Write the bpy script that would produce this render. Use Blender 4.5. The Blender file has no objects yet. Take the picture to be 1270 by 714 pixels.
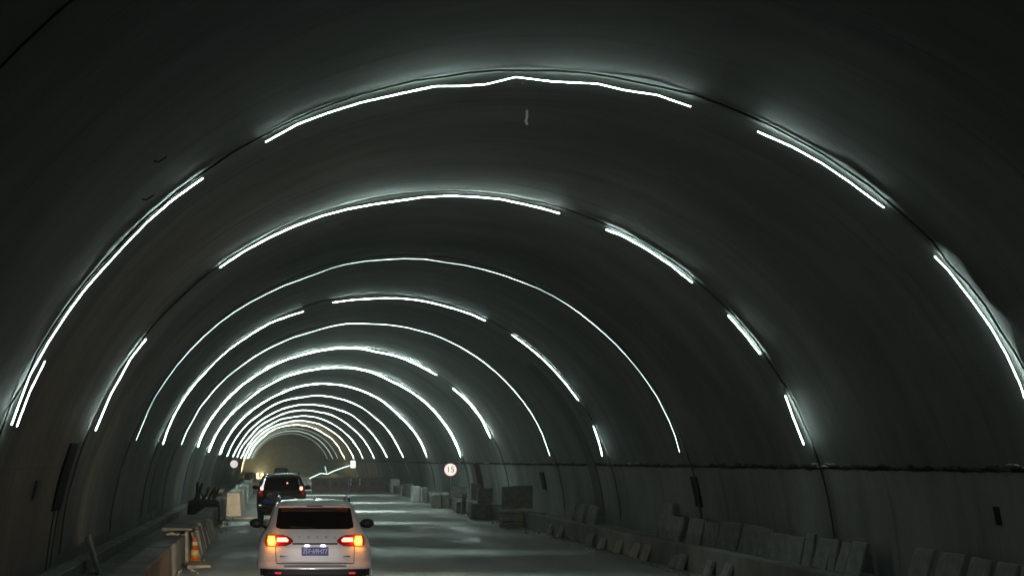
import bpy, bmesh, math, random
from math import radians as rad, sin, cos, pi
from mathutils import Vector, Matrix, noise

random.seed(7)
S = bpy.context.scene
C = S.collection

# ------------------------------------------------------------------ camera
CAMX, CAMZ = -3.445, 2.35
FPX, W0, H0 = 2450.0, 1270.0, 714.0          # focal length in photo pixels
VPX, VPY = 337.8, 571.2                      # vanishing point of the tunnel axis
cam_d = bpy.data.cameras.new('camera')
cam = bpy.data.objects.new('camera', cam_d)
C.objects.link(cam)
cam.location = (CAMX, 0, CAMZ)
cam.rotation_euler = (rad(90), 0, 0)
cam_d.sensor_width = 36.0
cam_d.lens = FPX / W0 * 36.0
cam_d.shift_x = (W0 / 2 - VPX) / W0
cam_d.shift_y = (VPY - H0 / 2) / W0
cam_d.clip_start = 0.1
cam_d.clip_end = 3000
S.camera = cam

# ------------------------------------------------------------------ world, exposure
# night inside a tunnel: the sky reaches nothing in here, the rings of LED rope light it
w = bpy.data.worlds.new('World')
S.world = w
w.use_nodes = True
nt = w.node_tree
bg = nt.nodes['Background']
sky = nt.nodes.new('ShaderNodeTexSky')
sky.sky_type = 'NISHITA'
sky.sun_disc = False
sky.sun_elevation = rad(-6)
nt.links.new(sky.outputs[0], bg.inputs[0])
bg.inputs[1].default_value = 0.002
S.view_settings.view_transform = 'Standard'
S.view_settings.look = 'None'
S.view_settings.exposure = 0.0
S.view_settings.gamma = 1.0
S.cycles.use_denoising = True
S.cycles.max_bounces = 6
S.cycles.diffuse_bounces = 4
S.cycles.glossy_bounces = 3
S.cycles.volume_bounces = 0
S.cycles.use_light_tree = True
S.cycles.sample_clamp_indirect = 3.0

# dipped beams of the van the picture is taken from; they fall on the car ahead and the road
for hx in (-0.35, 0.95):
    hl = bpy.data.lights.new('van_headlight_beam', 'SPOT')
    hl.energy = 4600
    hl.color = (1.0, 0.90, 0.85)
    hl.spot_size = rad(11)
    hl.spot_blend = 0.75
    hl.shadow_soft_size = 0.07
    ho = bpy.data.objects.new('van_headlight_beam', hl)
    C.objects.link(ho)
    ho.location = (CAMX + hx, 1.2, 0.85)
    ho.rotation_euler = (rad(90 - 2.4), 0, 0)

LED = (0.76, 1.0, 0.92)
LED_POWER = 165.0

# ------------------------------------------------------------------ materials
MATS = {}


def principled(name):
    m = bpy.data.materials.new(name)
    m.use_nodes = True
    b = m.node_tree.nodes['Principled BSDF']
    MATS[name] = m
    return m, b, m.node_tree


def plain(name, col, rough=0.6, metal=0.0, var=0.25, scale=6.0, bump=0.0, coat=0.0, spec=0.5):
    """procedural colour with a little noise in value and roughness"""
    m, b, t = principled(name)
    tc = t.nodes.new('ShaderNodeTexCoord')
    nz = t.nodes.new('ShaderNodeTexNoise')
    nz.inputs['Scale'].default_value = scale
    nz.inputs['Detail'].default_value = 6
    t.links.new(tc.outputs['Object'], nz.inputs['Vector'])
    r = t.nodes.new('ShaderNodeValToRGB')
    r.color_ramp.elements[0].position = 0.3
    r.color_ramp.elements[1].position = 0.7
    r.color_ramp.elements[0].color = tuple(c * (1 - var) for c in col) + (1,)
    r.color_ramp.elements[1].color = tuple(min(1, c * (1 + var)) for c in col) + (1,)
    t.links.new(nz.outputs[0], r.inputs[0])
    t.links.new(r.outputs[0], b.inputs['Base Color'])
    b.inputs['Roughness'].default_value = rough
    b.inputs['Metallic'].default_value = metal
    b.inputs['Specular IOR Level'].default_value = spec
    if coat:
        b.inputs['Coat Weight'].default_value = coat
        b.inputs['Coat Roughness'].default_value = 0.08
    if bump:
        bp = t.nodes.new('ShaderNodeBump')
        bp.inputs['Strength'].default_value = bump
        bp.inputs['Distance'].default_value = 0.02
        t.links.new(nz.outputs[0], bp.inputs['Height'])
        t.links.new(bp.outputs[0], b.inputs['Normal'])
    return m


def emit(name, col, strength):
    m, b, t = principled(name)
    b.inputs['Base Color'].default_value = (*[0.5 * c for c in col], 1)
    b.inputs['Emission Color'].default_value = (*col, 1)
    b.inputs['Emission Strength'].default_value = strength
    b.inputs['Roughness'].default_value = 0.4
    return m


def concrete(name, c1, c2, stain=0.35, rough=0.8, streak=True):
    """cast concrete: cloudy value, streaks along the formwork, blotches of damp, pores"""
    m, b, t = principled(name)
    L = t.links.new
    N = t.nodes.new
    geo = N('ShaderNodeNewGeometry')
    big = N('ShaderNodeTexNoise')
    big.inputs['Scale'].default_value = 0.35
    big.inputs['Detail'].default_value = 8
    big.inputs['Roughness'].default_value = 0.6
    L(geo.outputs['Position'], big.inputs['Vector'])
    ramp = N('ShaderNodeValToRGB')
    ramp.color_ramp.elements[0].position = 0.32
    ramp.color_ramp.elements[1].position = 0.68
    ramp.color_ramp.elements[0].color = (*c1, 1)
    ramp.color_ramp.elements[1].color = (*c2, 1)
    L(big.outputs[0], ramp.inputs[0])
    # streaks that run round the ring: noise squeezed along the tunnel
    mp = N('ShaderNodeMapping')
    mp.inputs['Scale'].default_value = (0.22, 0.7, 0.22) if streak else (1, 1, 1)
    L(geo.outputs['Position'], mp.inputs['Vector'])
    st = N('ShaderNodeTexNoise')
    st.inputs['Scale'].default_value = 1.0
    st.inputs['Detail'].default_value = 7
    st.inputs['Roughness'].default_value = 0.65
    L(mp.outputs[0], st.inputs['Vector'])
    sr = N('ShaderNodeMapRange')
    sr.inputs[1].default_value = 0.38
    sr.inputs[2].default_value = 0.64
    sr.inputs[3].default_value = 1.0 - stain
    sr.inputs[4].default_value = 1.0
    L(st.outputs[0], sr.inputs[0])
    mx = N('ShaderNodeMix')
    mx.data_type = 'RGBA'
    mx.blend_type = 'MULTIPLY'
    mx.inputs[0].default_value = 1.0
    L(ramp.outputs[0], mx.inputs[6])
    L(sr.outputs[0], mx.inputs[7])
    last = mx.outputs[2]
    seam_h = None
    if streak:
        sep = N('ShaderNodeSeparateXYZ')
        L(geo.outputs['Position'], sep.inputs[0])

        def math_node(op, a, bb=None, c=None):
            k = N('ShaderNodeMath')
            k.operation = op
            for q, v in enumerate((a, bb, c)):
                if v is None:
                    continue
                if isinstance(v, (int, float)):
                    k.inputs[q].default_value = v
                else:
                    L(v, k.inputs[q])
            return k.outputs[0]

        def near(period, phase, width):
            # 1 on the line, 0 beyond the width
            u = math_node('PINGPONG', math_node('SUBTRACT', sep.outputs[1], phase), period / 2)
            r_ = N('ShaderNodeMapRange')
            r_.inputs[1].default_value = 0.0
            r_.inputs[2].default_value = width
            r_.inputs[3].default_value = 1.0
            r_.inputs[4].default_value = 0.0
            L(u, r_.inputs[0])
            return r_.outputs[0]
        seam_h = near(1.5, 0.0, 0.02)                     # edges of the formwork plates
        wet = math_node('MULTIPLY', near(12.0, 3.0, 1.6), st.outputs[0])     # seepage beside the joints
        # damp runs: long narrow tongues down the ring
        mp2 = N('ShaderNodeMapping')
        mp2.inputs['Scale'].default_value = (0.05, 1.1, 0.09)
        L(geo.outputs['Position'], mp2.inputs['Vector'])
        run = N('ShaderNodeTexNoise')
        run.inputs['Scale'].default_value = 1.0
        run.inputs['Detail'].default_value = 9
        run.inputs['Roughness'].default_value = 0.7
        L(mp2.outputs[0], run.inputs['Vector'])
        rr_ = N('ShaderNodeMapRange')
        rr_.inputs[1].default_value = 0.54
        rr_.inputs[2].default_value = 0.66
        L(run.outputs[0], rr_.inputs[0])
        dark = math_node('ADD', math_node('MULTIPLY', seam_h, 0.22), math_node('MULTIPLY', wet, 0.65))
        dark = math_node('ADD', dark, math_node('MULTIPLY', rr_.outputs[0], 0.38))
        keep = math_node('SUBTRACT', 1.0, math_node('MINIMUM', dark, 0.75))
        mx2 = N('ShaderNodeMix')
        mx2.data_type = 'RGBA'
        mx2.blend_type = 'MULTIPLY'
        mx2.inputs[0].default_value = 1.0
        L(last, mx2.inputs[6])
        L(keep, mx2.inputs[7])
        last = mx2.outputs[2]
    L(last, b.inputs['Base Color'])
    fine = N('ShaderNodeTexNoise')
    fine.inputs['Scale'].default_value = 14
    fine.inputs['Detail'].default_value = 5
    L(geo.outputs['Position'], fine.inputs['Vector'])
    ad = N('ShaderNodeMath')
    ad.operation = 'ADD'
    L(fine.outputs[0], ad.inputs[0])
    L(st.outputs[0], ad.inputs[1])
    bp = N('ShaderNodeBump')
    bp.inputs['Strength'].default_value = 0.25
    bp.inputs['Distance'].default_value = 0.012
    L(ad.outputs[0], bp.inputs['Height'])
    L(bp.outputs[0], b.inputs['Normal'])
    b.inputs['Roughness'].default_value = rough
    b.inputs['Specular IOR Level'].default_value = 0.35
    return m


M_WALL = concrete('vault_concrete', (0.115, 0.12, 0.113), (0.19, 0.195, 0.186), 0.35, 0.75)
M_SIDE_LIT = concrete('lit_side_wall_concrete', (0.23, 0.24, 0.222), (0.35, 0.365, 0.34), 0.3, 0.8)  # paler concrete: the right wall's stronger light is put into its colour
M_KERB = concrete('kerb_concrete', (0.18, 0.18, 0.165), (0.30, 0.30, 0.28), 0.35, 0.85, False)
M_SLAB = plain('slab_concrete', (0.23, 0.232, 0.215), 0.85, 0, 0.3, 5, 0.4)
M_SLAB2 = plain('pale_slab_concrete', (0.36, 0.34, 0.29), 0.85, 0, 0.25, 5, 0.4)
M_BARR = plain('barrier_concrete', (0.52, 0.52, 0.49), 0.85, 0, 0.22, 3, 0.4)
M_DARKGAP = plain('dark_joint_filler', (0.03, 0.03, 0.028), 0.95, 0, 0.4, 8)
M_LIME = plain('lime_crust', (0.5, 0.52, 0.48), 0.9, 0, 0.3, 20)
M_CABLE = plain('black_cable', (0.012, 0.012, 0.012), 0.5)
M_BOX = plain('dark_box_paint', (0.010, 0.009, 0.009), 0.95, 0, 0.3, 5, 0, 0, 0.08)
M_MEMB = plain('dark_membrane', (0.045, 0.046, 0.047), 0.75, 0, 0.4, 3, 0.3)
M_REDBOX = plain('dark_red_paint', (0.07, 0.025, 0.022), 0.5, 0, 0.3, 4)
M_TARP = plain('dark_tarpaulin', (0.022, 0.020, 0.018), 0.7, 0, 0.4, 4, 0.6)
M_BAG = plain('sandbag_cloth', (0.22, 0.21, 0.18), 0.95, 0, 0.3, 12, 0.5)
M_STEEL = plain('galvanised_steel', (0.35, 0.35, 0.35), 0.45, 0.8, 0.2, 9)
M_RED = plain('red_plastic', (0.19, 0.035, 0.028), 0.55, 0, 0.3, 3)
M_WHITE = plain('white_plastic', (0.75, 0.75, 0.72), 0.5, 0, 0.08, 4)
M_ORANGE = plain('orange_plastic', (0.65, 0.16, 0.02), 0.5, 0, 0.15, 5)
M_BROWN = plain('rusty_orange_drum', (0.28, 0.12, 0.03), 0.6, 0, 0.4, 5)
M_BLACKPL = plain('black_plastic', (0.012, 0.012, 0.012), 0.5, 0, 0.2, 6)
M_RUBBER = plain('tyre_rubber', (0.02, 0.02, 0.02), 0.85, 0, 0.2, 8)
M_RIM = plain('alloy_rim', (0.4, 0.4, 0.41), 0.35, 0.9, 0.1, 6)
M_SILVER = plain('silver_paint', (0.78, 0.76, 0.78), 0.36, 0.12, 0.04, 2, 0, 0.8)
M_MAROON = plain('dark_red_car_paint', (0.026, 0.006, 0.005), 0.3, 0.2, 0.15, 2, 0, 0.8)
M_NAVY = plain('dark_car_paint', (0.015, 0.013, 0.014), 0.3, 0.2, 0.15, 2, 0, 0.8)
M_GLASS = plain('tinted_glass', (0.010, 0.006, 0.005), 0.06, 0, 0.1, 1, 0, 0.3)  # dark tint; red light from the car ahead is put into its tinge
M_CHROME = plain('chrome', (0.75, 0.75, 0.77), 0.18, 1.0, 0.03, 4)
M_LENS = plain('red_lens', (0.42, 0.015, 0.012), 0.15, 0, 0.1, 3, 0, 1.0)
M_LENS2 = plain('dull_red_lens', (0.10, 0.008, 0.007), 0.6, 0, 0.1, 3, 0, 0.0, 0.2)
M_PLATE = plain('plate_blue', (0.02, 0.035, 0.42), 0.4, 0, 0.06, 4)
M_PTXT = plain('plate_white', (0.85, 0.85, 0.88), 0.4, 0, 0.04, 4)
M_SIGNRED = plain('sign_red', (0.5, 0.05, 0.03), 0.5, 0, 0.1, 6)
M_SIGNBLK = plain('sign_black', (0.02, 0.015, 0.012), 0.6, 0, 0.1, 6)
M_SEAM = plain('panel_gap', (0.01, 0.01, 0.01), 0.9, 0, 0.1, 6)
M_WOOD = plain('weathered_timber', (0.10, 0.075, 0.05), 0.9, 0, 0.4, 4, 0.4)
E_SIGN = emit('glowing_sign_face', (1.0, 0.88, 0.82), 1.15)  # headlight glare sent back by the signs, put in as glow
E_AMBER = emit('lit_indicator', (1.0, 0.45, 0.014), 24.0)
E_AMBRIM = emit('lit_indicator_rim', (1.0, 0.22, 0.01), 1.6)
E_BRAKE = emit('lit_brake_lamp', (1.0, 0.34, 0.26), 2.6)
E_TAIL = emit('lit_tail_lamp', (1.0, 0.45, 0.30), 3.0)
E_REFL = emit('glowing_reflector', (1.0, 0.05, 0.05), 0.5)  # bumper reflectors; the light they return is put in as glow
E_PLATELAMP = emit('lit_plate_lamp', (0.95, 0.96, 1.0), 5.0)
E_HEAD = emit('lit_headlamp', (1.0, 0.78, 0.45), 8.0)
E_FLOOD = emit('lit_flood_lamp', (0.92, 1.0, 0.95), 2.0)


def road_material():
    m, b, t = principled('road_concrete')
    L = t.links.new
    N = t.nodes.new
    geo = N('ShaderNodeNewGeometry')
    n1 = N('ShaderNodeTexNoise')
    n1.inputs['Scale'].default_value = 0.22
    n1.inputs['Detail'].default_value = 8
    n1.inputs['Roughness'].default_value = 0.62
    mp = N('ShaderNodeMapping')
    mp.inputs['Scale'].default_value = (2.4, 0.5, 1)
    L(geo.outputs['Position'], mp.inputs['Vector'])
    L(mp.outputs[0], n1.inputs['Vector'])
    r = N('ShaderNodeValToRGB')
    e = r.color_ramp.elements
    e[0].position = 0.34
    e[0].color = (0.13, 0.123, 0.112, 1)
    e[1].position = 0.66
    e[1].color = (0.44, 0.43, 0.40, 1)
    L(n1.outputs[0], r.inputs[0])
    # tyre tracks: worn lanes along the tunnel
    sep = N('ShaderNodeSeparateXYZ')
    L(geo.outputs['Position'], sep.inputs[0])
    wv = N('ShaderNodeMath')
    wv.operation = 'MULTIPLY'
    wv.inputs[1].default_value = 3.6
    L(sep.outputs[0], wv.inputs[0])
    sn = N('ShaderNodeMath')
    sn.operation = 'SINE'
    L(wv.outputs[0], sn.inputs[0])
    mr = N('ShaderNodeMapRange')
    mr.inputs[1].default_value = -1
    mr.inputs[2].default_value = 1
    mr.inputs[3].default_value = 0.82
    mr.inputs[4].default_value = 1.0
    L(sn.outputs[0], mr.inputs[0])
    mx = N('ShaderNodeMix')
    mx.data_type = 'RGBA'
    mx.blend_type = 'MULTIPLY'
    mx.inputs[0].default_value = 1
    L(r.outputs[0], mx.inputs[6])
    L(mr.outputs[0], mx.inputs[7])
    L(mx.outputs[2], b.inputs['Base Color'])
    rr = N('ShaderNodeMapRange')
    rr.inputs[1].default_value = 0.35
    rr.inputs[2].default_value = 0.65
    rr.inputs[3].default_value = 0.38
    rr.inputs[4].default_value = 0.85
    L(n1.outputs[0], rr.inputs[0])
    L(rr.outputs[0], b.inputs['Roughness'])
    f = N('ShaderNodeTexNoise')
    f.inputs['Scale'].default_value = 9
    f.inputs['Detail'].default_value = 6
    L(geo.outputs['Position'], f.inputs['Vector'])
    bp = N('ShaderNodeBump')
    bp.inputs['Strength'].default_value = 0.5
    bp.inputs['Distance'].default_value = 0.02
    L(f.outputs[0], bp.inputs['Height'])
    L(bp.outputs[0], b.inputs['Normal'])
    b.inputs['Specular IOR Level'].default_value = 0.3
    return m


M_ROAD = road_material()

# ------------------------------------------------------------------ helpers


def mesh(name, verts, faces, mat, smooth=False):
    me = bpy.data.meshes.new(name)
    me.from_pydata([tuple(v) for v in verts], [], faces)
    me.materials.append(mat)
    if smooth:
        me.polygons.foreach_set('use_smooth', [True] * len(me.polygons))
    me.update()
    return me


def link(name, me, parent=None, loc=(0, 0, 0), rot=(0, 0, 0)):
    o = bpy.data.objects.new(name, me)
    C.objects.link(o)
    o.location = loc
    o.rotation_euler = rot
    if parent:
        o.parent = parent
    return o


def tag(o, label, cat, group=None):
    o['label'] = label
    o['category'] = cat
    o['kind'] = 'thing'
    if group:
        o['group'] = group
    return o


def empty(name, loc=(0, 0, 0), rot=(0, 0, 0)):
    return link(name, None, None, loc, rot)


def bm_mesh(name, bm, mat, smooth=False):
    bmesh.ops.recalc_face_normals(bm, faces=bm.faces[:])
    me = bpy.data.meshes.new(name)
    bm.to_mesh(me)
    bm.free()
    me.materials.append(mat)
    if smooth:
        me.polygons.foreach_set('use_smooth', [True] * len(me.polygons))
    return me


def box_mesh(name, sx, sy, sz, mat, bevel=0.01, jit=0.0, base=True, rnd=random):
    """a chamfered block; base=True puts its underside at z 0"""
    bm = bmesh.new()
    bmesh.ops.create_cube(bm, size=1)
    for v in bm.verts:
        v.co = Vector((v.co.x * sx, v.co.y * sy, (v.co.z + (0.5 if base else 0)) * sz))
        if jit:
            v.co += Vector([rnd.uniform(-jit, jit) for _ in range(3)])
    if bevel:
        bmesh.ops.bevel(bm, geom=bm.edges[:], offset=bevel, segments=1, affect='EDGES')
    return bm_mesh(name, bm, mat)


def tube_mesh(name, pts, r, mat, n=6, vary=0.0):
    pts = [Vector(p) for p in pts]
    V, F = [], []
    for i, p in enumerate(pts):
        a = pts[max(i - 1, 0)]
        b = pts[min(i + 1, len(pts) - 1)]
        d = (b - a).normalized()
        u = d.cross(Vector((0, 1, 0.01)))
        if u.length < 1e-3:
            u = d.cross(Vector((1, 0, 0)))
        u.normalize()
        v = d.cross(u)
        rv = r * (1 + vary * 1.8 * noise.noise(p * 0.9 + Vector((r * 900, 0, 0)))) if vary else r
        for k in range(n):
            t = 2 * pi * k / n
            V.append(p + (u * cos(t) + v * sin(t)) * rv)
    for i in range(len(pts) - 1):
        for k in range(n):
            F.append((i * n + k, i * n + (k + 1) % n, (i + 1) * n + (k + 1) % n, (i + 1) * n + k))
    F.append(tuple(range(n))[::-1])
    F.append(tuple(range((len(pts) - 1) * n, len(pts) * n)))
    return mesh(name, V, F, mat, True)


def lathe_mesh(name, prof, mat, n=20, smooth=True):
    """prof: list of (r, z)"""
    V, F = [], []
    for r, z in prof:
        for k in range(n):
            t = 2 * pi * k / n
            V.append((r * cos(t), r * sin(t), z))
    for i in range(len(prof) - 1):
        for k in range(n):
            F.append((i * n + k, i * n + (k + 1) % n, (i + 1) * n + (k + 1) % n, (i + 1) * n + k))
    F.append(tuple(range(n))[::-1])
    F.append(tuple(range((len(prof) - 1) * n, len(prof) * n)))
    return mesh(name, V, F, mat, smooth)


def prism_mesh(name, prof, y0, y1, mat, axis='Y'):
    """prof: list of (a, z) swept from y0 to y1"""
    n = len(prof)
    if axis == 'Y':
        V = [(a, y0, z) for a, z in prof] + [(a, y1, z) for a, z in prof]
    else:
        V = [(y0, a, z) for a, z in prof] + [(y1, a, z) for a, z in prof]
    F = [(i, (i + 1) % n, n + (i + 1) % n, n + i) for i in range(n)]
    F += [tuple(range(n))[::-1], tuple(range(n, 2 * n))]
    bm = bmesh.new()
    vs = [bm.verts.new(v) for v in V]
    for f in F:
        bm.faces.new([vs[i] for i in f])
    return bm_mesh(name, bm, mat)


def text_mesh(name, body, size, mat, extrude=0.004):
    cu = bpy.data.curves.new(name, 'FONT')
    cu.body = body
    cu.size = size
    cu.extrude = extrude
    cu.align_x = 'CENTER'
    cu.align_y = 'CENTER'
    o = bpy.data.objects.new(name, cu)
    C.objects.link(o)
    bpy.context.view_layer.update()
    dg = bpy.context.evaluated_depsgraph_get()
    me = bpy.data.meshes.new_from_object(o.evaluated_get(dg))
    bpy.data.objects.remove(o)
    bpy.data.curves.remove(cu)
    me.materials.clear()
    me.materials.append(mat)
    return me


ORD = ['first', 'second', 'third', 'fourth', 'fifth', 'sixth', 'seventh', 'eighth', 'ninth', 'tenth', 'eleventh',
       'twelfth', 'thirteenth', 'fourteenth', 'fifteenth', 'sixteenth', 'seventeenth', 'eighteenth', 'nineteenth',
       'twentieth', 'twenty-first', 'twenty-second', 'twenty-third', 'twenty-fourth']

# ------------------------------------------------------------------ the tunnel
R = 7.68            # inner radius of the lining, centre on the road axis at z 0
ZJ = 2.24           # height of the horizontal construction joint
PHJ = math.acos(ZJ / R)
Y0, Y1 = -57.0, 603.0
KR0, KR1, KRZ = 5.42, 5.72, 0.55       # right kerb
KL0, KL1, KLZ = -5.45, -5.93, 0.65     # left kerb


def ringpt(phi, r, y):
    return (r * sin(phi), y, r * cos(phi))


lining = empty('tunnel_lining')
lining['kind'] = 'structure'


def vault_segment(y0, y1):
    """one 12 m cast of the vault, its end edges chamfered into an open joint"""
    n = 56
    ys = [(y0 + 0.006, 0.09), (y0 + 0.006, 0.025), (y0 + 0.035, 0.0), (y0 + 0.035, 0.0)]
    ys += [(y0 + (y1 - y0) * k / 6, 0.0) for k in range(1, 6)]
    ys += [(y1 - 0.035, 0.0), (y1 - 0.035, 0.0), (y1 - 0.006, 0.025), (y1 - 0.006, 0.09)]
    V, F = [], []
    off = random.uniform(-0.012, 0.012)
    for y, dr in ys:
        for k in range(n + 1):
            ph = -PHJ + 2 * PHJ * k / n
            wob = 0.010 * noise.noise(Vector((sin(ph) * 3, y * 0.25, cos(ph) * 3)))
            x, yy, z = ringpt(ph, R + dr + wob + off, y)
            V.append((x, yy, z))
    m = n + 1
    for i in range(len(ys) - 1):
        if i in (2, len(ys) - 4):
            continue
        for k in range(n):
            F.append((i * m + k, i * m + k + 1, (i + 1) * m + k + 1, (i + 1) * m + k))
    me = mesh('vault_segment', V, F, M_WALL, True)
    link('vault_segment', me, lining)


def side_segment(y0, y1, side):
    """wall below the joint, with a ragged cast top edge"""
    ny = 96
    V, F = [], []
    rows = 8
    zb = 0.0
    rag = 0.035 if side > 0 else 0.0
    for j in range(ny + 1):
        y = y0 + 0.006 + (y1 - y0 - 0.012) * j / ny
        top = ZJ - (0.03 + rag if side > 0 else 0.004) + rag * (noise.noise(Vector((y * 1.7, 3.1, 0))) + 0.7 * noise.noise(Vector((y * 6.0, 9.1, 0))))
        col = []
        for i in range(rows + 1):
            z = zb + (top - zb) * i / rows
            rr = R + 0.008 * noise.noise(Vector((y * 0.3, z * 0.8, side)))
            col.append((side * math.sqrt(rr * rr - z * z), y, z))
        z = top
        col.append(col[-1])
        col.append((side * math.sqrt((R + 0.12) ** 2 - z * z), y, z))
        V += col
    m = rows + 3
    for j in range(ny):
        for i in range(m - 1):
            if i != rows:
                F.append((j * m + i, j * m + i + 1, (j + 1) * m + i + 1, (j + 1) * m + i))
    link('side_wall_segment', mesh('side_wall_segment', V, F, M_SIDE_LIT if side > 0 else M_WALL, True), lining)


JOINTS = [Y0 + 12 * k for k in range(int((Y1 - Y0) / 12) + 1)]       # ... 15, 27, 39, 51 ...
for a, b in zip(JOINTS[:-1], JOINTS[1:]):
    vault_segment(a, b)
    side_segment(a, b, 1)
    side_segment(a, b, -1)

# what shows in the open joints: the dark waterproofing behind the lining, one shell
n = 64
V, F = [], []
for y in (Y0, Y1):
    for k in range(n + 1):
        V.append(ringpt(-pi / 2 + pi * k / n, R + 0.11, y))
for k in range(n):
    F.append((k, k + 1, n + 2 + k, n + 1 + k))
link('waterproof_membrane', mesh('waterproof_membrane', V, F, M_DARKGAP, True), lining)

# crusts of lime and spalled lumps along the ragged joint on the right wall
bm = bmesh.new()
bm2 = bmesh.new()
rj = random.Random(3)
y = 22.0
while y < 150:
    thick = 1.0 if y < 60 else 0.6
    z = ZJ + 0.02 + rj.uniform(-0.03, 0.04)
    ln = rj.uniform(0.12, 0.7)
    tgt = bm if noise.noise(Vector((y * 0.35, 0.3, 5))) > 0.30 else bm2
    dz = rj.uniform(0.010, 0.026) * thick
    if tgt is bm2:
        z -= 0.03
        dz *= 1.4
    q = []
    for k in range(5):
        yy = y + ln * k / 4
        zz = z + rj.uniform(-0.018, 0.018)
        x0 = math.sqrt(R * R - zz * zz)
        for (ax, az) in ((0.02, dz), (-0.035, dz * 0.6), (-0.03, -dz * 0.5), (0.02, -dz)):
            q.append(tgt.verts.new((x0 + ax + rj.uniform(-.008, .008), yy, zz + az + rj.uniform(-.006, .006))))
    for k in range(4):
        for c in range(3):
            tgt.faces.new((q[k * 4 + c], q[k * 4 + c + 1], q[k * 4 + 5 + c], q[k * 4 + 4 + c]))
    tgt.faces.new(q[0:4])
    tgt.faces.new(q[16:20][::-1])
    y += ln * rj.uniform(0.7, 1.6)
o = link('lime_crust', bm_mesh('lime_crust', bm, M_LIME), lining)
o['kind'] = 'stuff'
o = link('spalled_edge', bm_mesh('spalled_edge', bm2, M_DARKGAP), lining)
o['kind'] = 'stuff'

# far end of the bore: rough rock face
V, F = [], []
g = 14
for j in range(g + 1):
    for i in range(g + 1):
        x = -7.8 + 15.6 * i / g
        z = -0.2 + 8.0 * j / g
        V.append((x, Y1 + 0.6 * noise.noise(Vector((x * .7, z * .7, 1))), z))
for j in range(g):
    for i in range(g):
        F.append((j * (g + 1) + i, j * (g + 1) + i + 1, (j + 1) * (g + 1) + i + 1, (j + 1) * (g + 1) + i))
o = link('rock_face', mesh('rock_face', V, F, M_KERB))
o['kind'] = 'structure'

# road sheet with a gentle cross fall and unevenness
V, F = [], []
nx = 14
ys = [Y0 + k * 3 for k in range(int((Y1 - Y0) / 3) + 1)]
for y in ys:
    for i in range(nx + 1):
        x = KL0 - 0.05 + (KR0 - KL0 + 0.1) * i / nx
        V.append((x, y, 0.008 * noise.noise(Vector((x * 0.8, y * 0.2, 0)))))
for j in range(len(ys) - 1):
    for i in range(nx):
        F.append((j * (nx + 1) + i, j * (nx + 1) + i + 1, (j + 1) * (nx + 1) + i + 1, (j + 1) * (nx + 1) + i))
o = link('road', mesh('road', V, F, M_ROAD, True))
o['kind'] = 'structure'


def sheet(name, x0, x1, z, mat):
    o = link(name, mesh(name, [(x0, Y0, z), (x1, Y0, z), (x1, Y1, z), (x0, Y1, z)], [(0, 1, 2, 3)], mat))
    o['kind'] = 'structure'
    return o


sheet('trench_floor_right', KR1 - 0.02, R + 0.05, 0.25, M_KERB)
sheet('trench_floor_left', -R - 0.05, KL1 + 0.02, 0.05, M_KERB)
# kerbs cast in 6 m lengths
for nm, xa, xb, zt in (('kerb_right', KR0, KR1, KRZ), ('kerb_left', KL1, KL0, KLZ), ('cable_ledge_left', -7.66, -7.30, 0.30)):
    k_root = empty(nm)
    k_root['kind'] = 'structure'
    c = 0.02
    prof = [(xa, -0.05), (xb, -0.05), (xb, zt - c), (xb - c, zt), (xa + c, zt), (xa, zt - c)]
    y = 3.0
    meshes = {}
    while y < 400:
        if 6 not in meshes:
            meshes[6] = prism_mesh('kerb_length', prof, 0.004, 5.996, M_KERB)
        link('kerb_length', meshes[6], k_root, (0, y, random.uniform(-0.006, 0.006)))
        y += 6.0

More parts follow.
